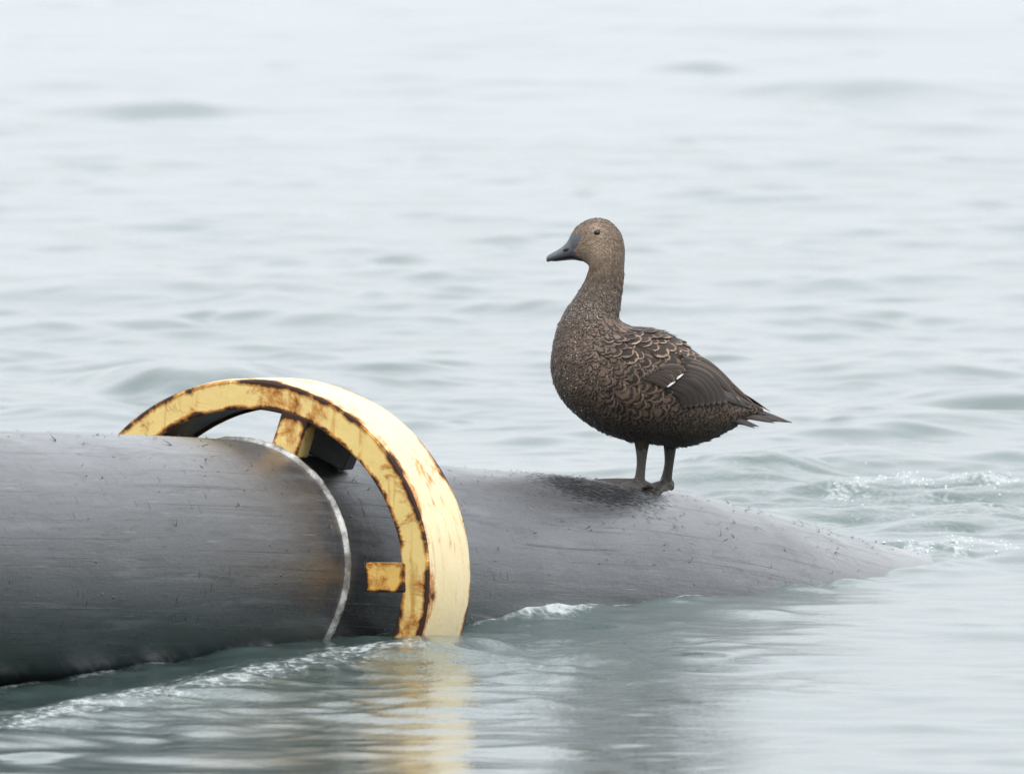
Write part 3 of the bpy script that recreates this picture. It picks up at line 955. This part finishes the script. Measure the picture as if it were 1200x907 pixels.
def region(px, py, t):
    """feather length, width ratio, tint, core, rim, lift for a point of the bird"""
    up = math.cos(t)
    r = random.random
    if py < 322 - 0.25 * (px - 700) and py < 330:           # head and upper neck
        cheek = math.exp(-((px - 700) / 22) ** 2 - ((py - 292) / 15) ** 2)
        crown = max(0, min(1, (275 - py) / 16)) if px > 680 else 0.3
        a = np.array([0.250, 0.180, 0.130]) * (1 + 0.95 * cheek - 0.16 * crown)
        if px > 716: a = a * 0.86
        ring_ = math.exp(-((px - 698) / 7) ** 2 - ((py - 268) / 6) ** 2)
        a = a * (1 + 1.0 * ring_)
        a = a * (0.92 + 0.16 * r() if cheek > 0.2 else 0.78 + 0.44 * r())
        c = a * (0.50 if px > 705 or py < 268 else 0.72)
        return 6.2, 0.42, a, c, a * 1.12, 0.03
    if py < 368:                                   # neck
        f = max(0, min(1, (py - 318) / 45))
        a = (np.array([0.200, 0.146, 0.106]) * (1 - f) + np.array([0.175, 0.134, 0.105]) * f) * (0.75 + 0.5 * r())
        c = a * (0.55 - 0.40 * f)
        rimc = a * 1.35 * (1 - f) + np.array([0.44, 0.37, 0.31]) * (0.5 + 0.9 * r()) * f
        return 6.5 + 1.5 * f, 0.55 + 0.15 * f, a, c, rimc, 0.10
    # body
    belly = max(0.0, min(1.0, (py - 440 - 0.18 * (px - 660)) / 50))
    breast = math.exp(-((px - 668) / 34) ** 2) * (1 - belly)
    scap = math.exp(-((px - 765) / 55) ** 2 - ((py - 402) / 24) ** 2)
    flank = math.exp(-((px - 745) / 50) ** 2 - ((py - 460) / 28) ** 2)
    a = np.array([0.150, 0.102, 0.075]) + np.array([0.045, 0.034, 0.027]) * breast + np.array([0.030, 0.016, 0.009]) * (scap + 0.6 * flank)
    a = a * (1 - 0.68 * belly)
    if px > 830 and up > 0.2: a = a * 0.75
    a = a * (0.78 + 0.44 * r())
    c = a * (0.10 + 0.12 * r())
    rimc = a * 1.15 + np.array([0.24, 0.165, 0.118]) * (0.08 * (1 - flank) + 0.30 * breast + scap * 0.70 + 0.04 * flank) * (0.3 + 1.1 * r()) * (1 if py < 470 else 0.5)
    rimc = rimc * (1 - 0.3 * belly)
    nk = max(0.0, min(1.0, (412 - py) / 44)) * max(0.0, min(1.0, (740 - px) / 30))
    rimc = rimc * (1 - nk) + np.array([0.36, 0.29, 0.235]) * (0.35 + 1.0 * r()) * nk
    c = c * (1 - 0.3 * nk)
    L = 9.5 + 15.0 * scap + 15.0 * flank - 1.0 * belly + (2 if px > 820 else 0) - 2.2 * breast
    return L, 0.68 + 0.08 * scap + 0.14 * flank, a, c, rimc, (0.07 + 0.03 * breast) * (1 - 0.45 * scap) + (0.10 * r() if py > 500 else 0)

area = np.linalg.norm(np.cross(dS, dT / 2.0), axis=-1)
PXs = SURF[..., 0] / MPP + 768; PYs = 574 - SURF[..., 2] / MPP
lenmap = np.zeros((NS, NT))
for i in range(NS):
    for j in range(NT):
        lenmap[i, j] = region(PXs[i, j], PYs[i, j], tt_[j])[0] * MPP
w = area / lenmap ** 2
w[:14] = 0; w[-4:] = 0
w = (w / w.sum()).ravel()
cands = rng.choice(NS * NT, size=60000, p=w)
acc = []; cellsz = 11 * MPP; grd = {}
SURF_N = SURF
for q in cands:
    i, j = divmod(int(q), NT)
    fi = i + random.random(); fj = j + random.random()
    i2 = min(i + 1, NS - 1); j2 = (j + 1) % NT
    a_, b_ = fi - i, fj - j
    p = SURF[i, j] * (1 - a_) * (1 - b_) + SURF[i2, j] * a_ * (1 - b_) + SURF[i, j2] * (1 - a_) * b_ + SURF[i2, j2] * a_ * b_
    p = (float(p[0]), float(p[1]), float(p[2]))
    L = float(lenmap[i, j])
    hd = PYs[i, j] < 322
    rmin = L * (0.27 if hd else 0.36)
    key = (int(p[0] // cellsz), int(p[1] // cellsz), int(p[2] // cellsz))
    ok = True
    for dx in (-1, 0, 1):
        for dy in (-1, 0, 1):
            for dz in (-1, 0, 1):
                for (pp, rr_) in grd.get((key[0] + dx, key[1] + dy, key[2] + dz), ()):
                    if (pp[0] - p[0]) ** 2 + (pp[1] - p[1]) ** 2 + (pp[2] - p[2]) ** 2 < min(rmin, rr_) ** 2:
                        ok = False; break
                if not ok: break
            if not ok: break
        if not ok: break
    if ok:
        grd.setdefault(key, []).append((p, rmin))
        acc.append((i, j, np.array(p)))
acc.sort(key=lambda z: -z[0])
V = []; U = []; NVL = []; FI = []; WI = []; T = []; C_ = []; R_ = []; F = []
for (i, j, p) in acc:
    px = p[0] / MPP + 768; py = 574 - p[2] / MPP
    if in_poly(px, py, LOBE): continue
    if abs(math.sin(tt_[j])) > 0.25 and in_poly(px, py, WINGP): continue
    if (px - 698.8) ** 2 + (py - 271.4) ** 2 < 3.6 ** 2: continue
    L, wr, a, c, rm, lift = region(px, py, tt_[j])
    L *= random.uniform(0.7, 1.35)
    wr *= random.uniform(0.75, 1.15)
    rm = rm * random.choice((0.55, 0.8, 1.0, 1.15))
    n = NRM[i, j]; d = DIR[i, j]
    b = np.cross(n, d)
    # feathers sweep down and back off the shoulders
    sw = random.gauss(0, 0.24)
    d = d + b * sw; d = d - n * np.dot(n, d); d /= np.linalg.norm(d)
    vs, uv = feather_block(p, n, d, L * MPP, L * wr * MPP, lift * random.uniform(0.7, 1.7), 0.05, random.gauss(0, 0.05))
    k0 = len(V)
    V += vs; U += uv
    for (fu_, fv2) in uv:
        q = n + 0.30 * b * (fu_ * 2 - 1) * random.uniform(0.6, 1.2) + d * (0.22 * (fv2 - 0.5) + 0.10 * random.uniform(-1, 1))
        NVL.append(q / np.linalg.norm(q))
    FI += [random.uniform(0, 60)] * 18; WI += [max(0.0, min(1.0, 1.6 * math.exp(-((px - 770) / 50) ** 2 - ((py - 400) / 20) ** 2) + random.uniform(-0.3, 0.3)))] * 18; T += [a] * 18; C_ += [c] * 18; R_ += [rm] * 18
    F += (FB_FACES + k0).tolist()
NV = np.array(NVL)
pl = mesh_obj('plumage', np.array(V), F, nP.m, duck, uvs=U, attrs={'fid': FI, 'wide': WI}, colors={'tint': np.array(T), 'core': np.array(C_), 'rim': np.array(R_)}, world_space=False)
pl.data.normals_split_custom_set_from_vertices(NV.tolist())       # soft, downy shading
tag(pl, kind='stuff')
pl['label'] = 'scalloped brown and buff body feathers'

# rain and spray beads on the breast
nDr = N('water_bead'); nDr.set(color=(0.75, 0.78, 0.8), rough=0.04, spec=0.6)
V = []; F = []
for _ in range(70):
    x = random.gauss(668, 14); y = random.gauss(450, 34)
    i, j = surf_pick(x, y, 1)
    p = SURF[i, j] + NRM[i, j] * 1.2 * m; rr_ = random.uniform(0.25, 0.7) * m; k0 = len(V)
    for a_ in range(4):
        for b_ in range(6):
            ph = math.pi * (a_ + 0.5) / 4; q = math.pi * b_ / 3
            V.append(p + rr_ * np.array([math.sin(ph) * math.cos(q), math.sin(ph) * math.sin(q), math.cos(ph)]))
    F += (grid_faces(4, 6) + k0).tolist() + [[k0 + b_ for b_ in range(6)], [k0 + 18 + b_ for b_ in range(6)][::-1]]
wb = mesh_obj('water_bead', np.array(V), F, nDr.m, duck, world_space=False)
tag(wb, kind='stuff')

# ---- large feathers: wings and tail, each one its own part
def flight_material(name, ca, cb, edge_col, edge_w=0.82):
    n = N(name)
    uv = n.coord('UV')
    s_ = n.new('ShaderNodeSeparateXYZ'); n.link(uv, s_.inputs[0])
    u_ = n.math('ABSOLUTE', n.math('SUBTRACT', n.mul(s_.outputs[0], 2.0), 1.0))
    barb = n.noise(n.mapping(uv, (3, 40, 1), rot=(0, 0, 0.35)), 2.0, 3)
    c = n.mix(barb, ca, cb)
    c = n.mix(n.step(u_, edge_w, edge_w + 0.12), c, edge_col)
    c = n.mix(n.mul(n.step(s_.outputs[1], 0.88, 0.95), 0.8), c, edge_col)
    shaft = n.step(u_, 0.02, 0.06, 1, 0)
    c = n.mix(n.mul(shaft, 0.7), c, (0.02, 0.016, 0.014))
    n.set(color=c, rough=0.62, spec=0.25, normal=n.bump(n.add(barb, shaft), 0.3, 0.001))
    return n.m
M_SEC = flight_material('feather_secondary', (0.020, 0.015, 0.013), (0.040, 0.031, 0.027), (0.090, 0.068, 0.056), 0.86)
M_TER = flight_material('feather_tertial', (0.028, 0.020, 0.016), (0.055, 0.040, 0.032), (0.21, 0.15, 0.11), 0.84)
M_PRI = flight_material('feather_primary', (0.035, 0.031, 0.028), (0.068, 0.060, 0.055), (0.10, 0.088, 0.080), 0.86)
M_COV = flight_material('feather_covert', (0.032, 0.023, 0.018), (0.062, 0.045, 0.036), (0.15, 0.107, 0.08), 0.78)
M_WHT = flight_material('feather_white_tip', (0.62, 0.60, 0.57), (0.74, 0.72, 0.70), (0.70, 0.68, 0.66), 0.9)

def z2(x, y): return (630 + x / 3.871, 370 + y / 3.871)

def big_feather(parent, base, mid, tip, W, mat, off0, off1, side=1, tail=False, name='feather', pointed=False):
    """curved feather lying over the flank; points are photograph pixels, off = pixels proud of the flank"""
    pts = catmull(np.array([base, mid, tip], float), 13)
    k = len(pts)
    cen_ = []; nor = []
    for q, (x, y) in enumerate(pts):
        f = q / (k - 1)
        if tail is not False:
            p = loc(x, y, tail * side); n = np.array([0.0, -0.75 * side, 0.66])
        else:
            i, j = surf_pick(x, y, side); p = SURF[i, j].copy(); n = NRM[i, j]
            p[0] = (x - 768) * MPP; p[2] = (574 - y) * MPP
        nn = np.array([0, -1.0 * side, 0.25]); n = n * 0.6 + nn * 0.4; n = n / np.linalg.norm(n)
        cen_.append(p + np.array([0, -side, 0]) * (off0 + (off1 - off0) * f) * MPP); nor.append(n)
    # smooth the depth along the feather
    cen_ = np.array(cen_)
    yv = np.polyfit(np.linspace(0, 1, k), cen_[:, 1], 2); cen_[:, 1] = np.polyval(yv, np.linspace(0, 1, k))
    V = []; U = []
    for q in range(k):
        f = q / (k - 1)
        d = cen_[min(q + 1, k - 1)] - cen_[max(q - 1, 0)]; d /= np.linalg.norm(d)
        n = nor[q] - d * np.dot(nor[q], d); n /= np.linalg.norm(n)
        b = np.cross(n, d)
        if pointed: wv = min(1, 0.45 + 1.6 * f) * (max(0.0, 1 - max(0, (f - 0.45) / 0.55) ** 1.6)) + 0.05
        else: wv = min(1, 0.5 + 1.4 * f) * (max(0.0, 1 - max(0, (f - 0.72) / 0.28) ** 2.2)) ** 0.6 + 0.03
        for layer in (1, -1):
            for u_ in (-1, -0.5, 0, 0.5, 1):
                V.append(cen_[q] + b * u_ * W / 2 * MPP * wv + n * MPP * (-0.06 * W * wv * u_ * u_ + 0.22 * layer * (1 - 0.8 * abs(u_))))
                U.append(((u_ + 1) / 2, f))
    F = []
    for q in range(k - 1):
        a0, b0 = q * 10, (q + 1) * 10
        for c_ in range(4):
            F.append([a0 + c_, a0 + c_ + 1, b0 + c_ + 1, b0 + c_])
            F.append([a0 + 5 + c_ + 1, a0 + 5 + c_, b0 + 5 + c_, b0 + 5 + c_ + 1])
        F.append([a0, b0, b0 + 5, a0 + 5]); F.append([a0 + 4, a0 + 9, b0 + 9, b0 + 4])
    e0 = (k - 1) * 10
    F.append([e0 + 0, e0 + 1, e0 + 2, e0 + 3, e0 + 4, e0 + 9, e0 + 8, e0 + 7, e0 + 6, e0 + 5])
    F.append([4, 3, 2, 1, 0, 5, 6, 7, 8, 9])
    o = mesh_obj(name, np.array(V), [f[::-1] for f in F], mat, parent, uvs=U, world_space=False)
    return o

for side in (1, -1):
    wing = empty('wing'); wing.parent = duck
    wing['label'] = 'folded dark wing with a short white bar' if side > 0 else 'folded wing on the far side'
    # primaries first (lowest), then secondaries, tertials, coverts
    for b_, m_, t_, W_, o0, o1 in (((770, 325), (890, 365), (1000, 414), 30, 2, 3), ((760, 330), (870, 372), (975, 420), 32, 1.4, 2.4), ((820, 300), (940, 360), (1056, 434), 24, 0, -8)):
        big_feather(wing, z2(*b_), z2(*m_), z2(*t_), W_ / 3.871, M_PRI, o0, o1, side, pointed=True, name='primary_feather')
    for k in range(8):
        f = k / 7
        base = (575 + 95 * f, 318 - 95 * f); tip = (668 + 190 * f, 412 - 14 * f)
        mid = ((base[0] + tip[0]) / 2 + 22, (base[1] + tip[1]) / 2 - 20 - 6 * f)
        big_feather(wing, z2(*base), z2(*mid), z2(*tip), 44 / 3.871, M_SEC, 2.6 + 0.55 * k, 3.2 + 0.55 * k, side, name='secondary_feather')
    for b_, m_, t_, W_, o0, o1 in (((640, 215), (770, 270), (858, 388), 50, 6, 6.5), ((650, 195), (800, 262), (925, 388), 48, 6.6, 6.8), ((660, 180), (820, 262), (985, 400), 44, 7.2, 6.5), ((650, 165), (780, 215), (900, 318), 38, 7.6, 6)):
        big_feather(wing, z2(*b_), z2(*m_), z2(*t_), W_ / 3.871, M_TER, o0, o1, side, name='tertial_feather', pointed=True)
    for k in range(6):      # greater coverts, the row ahead of the white bar
        f = k / 5
        base = (470 + 80 * f, 268 - 40 * f); tip = (590 + 80 * f, 312 - 72 * f)
        mid = ((base[0] + tip[0]) / 2 + 6, (base[1] + tip[1]) / 2 - 10)
        big_feather(wing, z2(*base), z2(*mid), z2(*tip), 34 / 3.871, M_COV, 5.0 + 0.3 * k, 6.2 + 0.3 * k, side, name='covert_feather')
    for (bx_, by_, ex_, ey_) in ((586, 312, 624, 286), (628, 277, 660, 253)):
        o = big_feather(wing, z2(bx_, by_), z2((bx_ + ex_) / 2, (by_ + ey_) / 2 - 1), z2(ex_, ey_), 9 / 3.871, M_WHT, 8.0, 8.2, side, name='white_feather_tip', pointed=True)
        o['label'] = 'white tip of a wing covert'
tl = empty('tail'); tl.parent = duck
for k, (b_, m_, t_, W_, dep) in enumerate((((860, 420), (1000, 448), (1156, 483), 40, -6), ((850, 425), (980, 450), (1112, 478), 42, -11), ((845, 432), (960, 452), (1075, 484), 30, -15),
                                           ((820, 440), (905, 470), (1004, 499), 34, -19), ((815, 425), (890, 460), (985, 506), 30, -22), ((860, 400), (960, 425), (1050, 448), 26, -9), ((850, 415), (980, 438), (1120, 470), 42, 5), ((850, 415), (960, 436), (1085, 462), 42, 10),
                                           ((840, 420), (940, 445), (1030, 474), 40, 15))):
    big_feather(tl, z2(*b_), z2(*m_), z2(*t_), 1.05 * W_ / 3.871, M_PRI, 0, 0, 1, tail=dep, pointed=True, name='tail_feather')

# ------------------------------------------------------------------ froth and bubbles
nG = N('bubble_film')
nG.set(color=(0.9, 0.95, 0.95), rough=0.03, trans=1.0, ior=1.05)
nG.p.inputs['Coat Weight'].default_value = 0.6
nFo = N('froth_white')
nFo.set(color=(0.76, 0.80, 0.80), rough=0.5)
V = []; F = []
def froth(x, y, r):
    z = water_h(x, y); i0 = len(V)
    rings_, sg = 3, 6
    for i in range(rings_):
        p = 0.5 * math.pi * i / rings_
        for j in range(sg):
            q = 2 * math.pi * j / sg
            V.append((x + r * math.cos(p) * math.cos(q), y + r * math.cos(p) * math.sin(q), z - 0.2 * r + r * 0.8 * math.sin(p)))
    V.append((x, y, z + 0.6 * r))
    for i in range(rings_ - 1):
        for j in range(sg):
            F.append([i0 + i * sg + j, i0 + i * sg + (j + 1) % sg, i0 + (i + 1) * sg + (j + 1) % sg, i0 + (i + 1) * sg + j])
    for j in range(sg):
        F.append([i0 + (rings_ - 1) * sg + j, i0 + (rings_ - 1) * sg + (j + 1) % sg, i0 + rings_ * sg])
def froth_line(P, n, wx, wy, r0, r1_):
    for _ in range(n):
        q = P[random.randrange(len(P))]
        f = abs(random.gauss(0, 1))
        froth(q[0] + random.gauss(0, wx), q[1] + random.gauss(0, wy), random.uniform(r0, r1_) * math.exp(-0.4 * f))
near_edge = edge_n[(edge_n[:, 1] < 25.6)]
froth_line(st3, 260, 0.012, 0.05, 0.001, 0.003)
froth_line(st3[:60], 500, 0.014, 0.03, 0.001, 0.0045)
froth_line(st5, 160, 0.03, 0.10, 0.001, 0.003)
froth_line(st4, 160, 0.02, 0.12, 0.001, 0.003)
o = mesh_obj('foam', np.array(V), F, nFo.m)
tag(o, 'white froth strung along the waterline of the pipe', 'foam', kind='stuff')
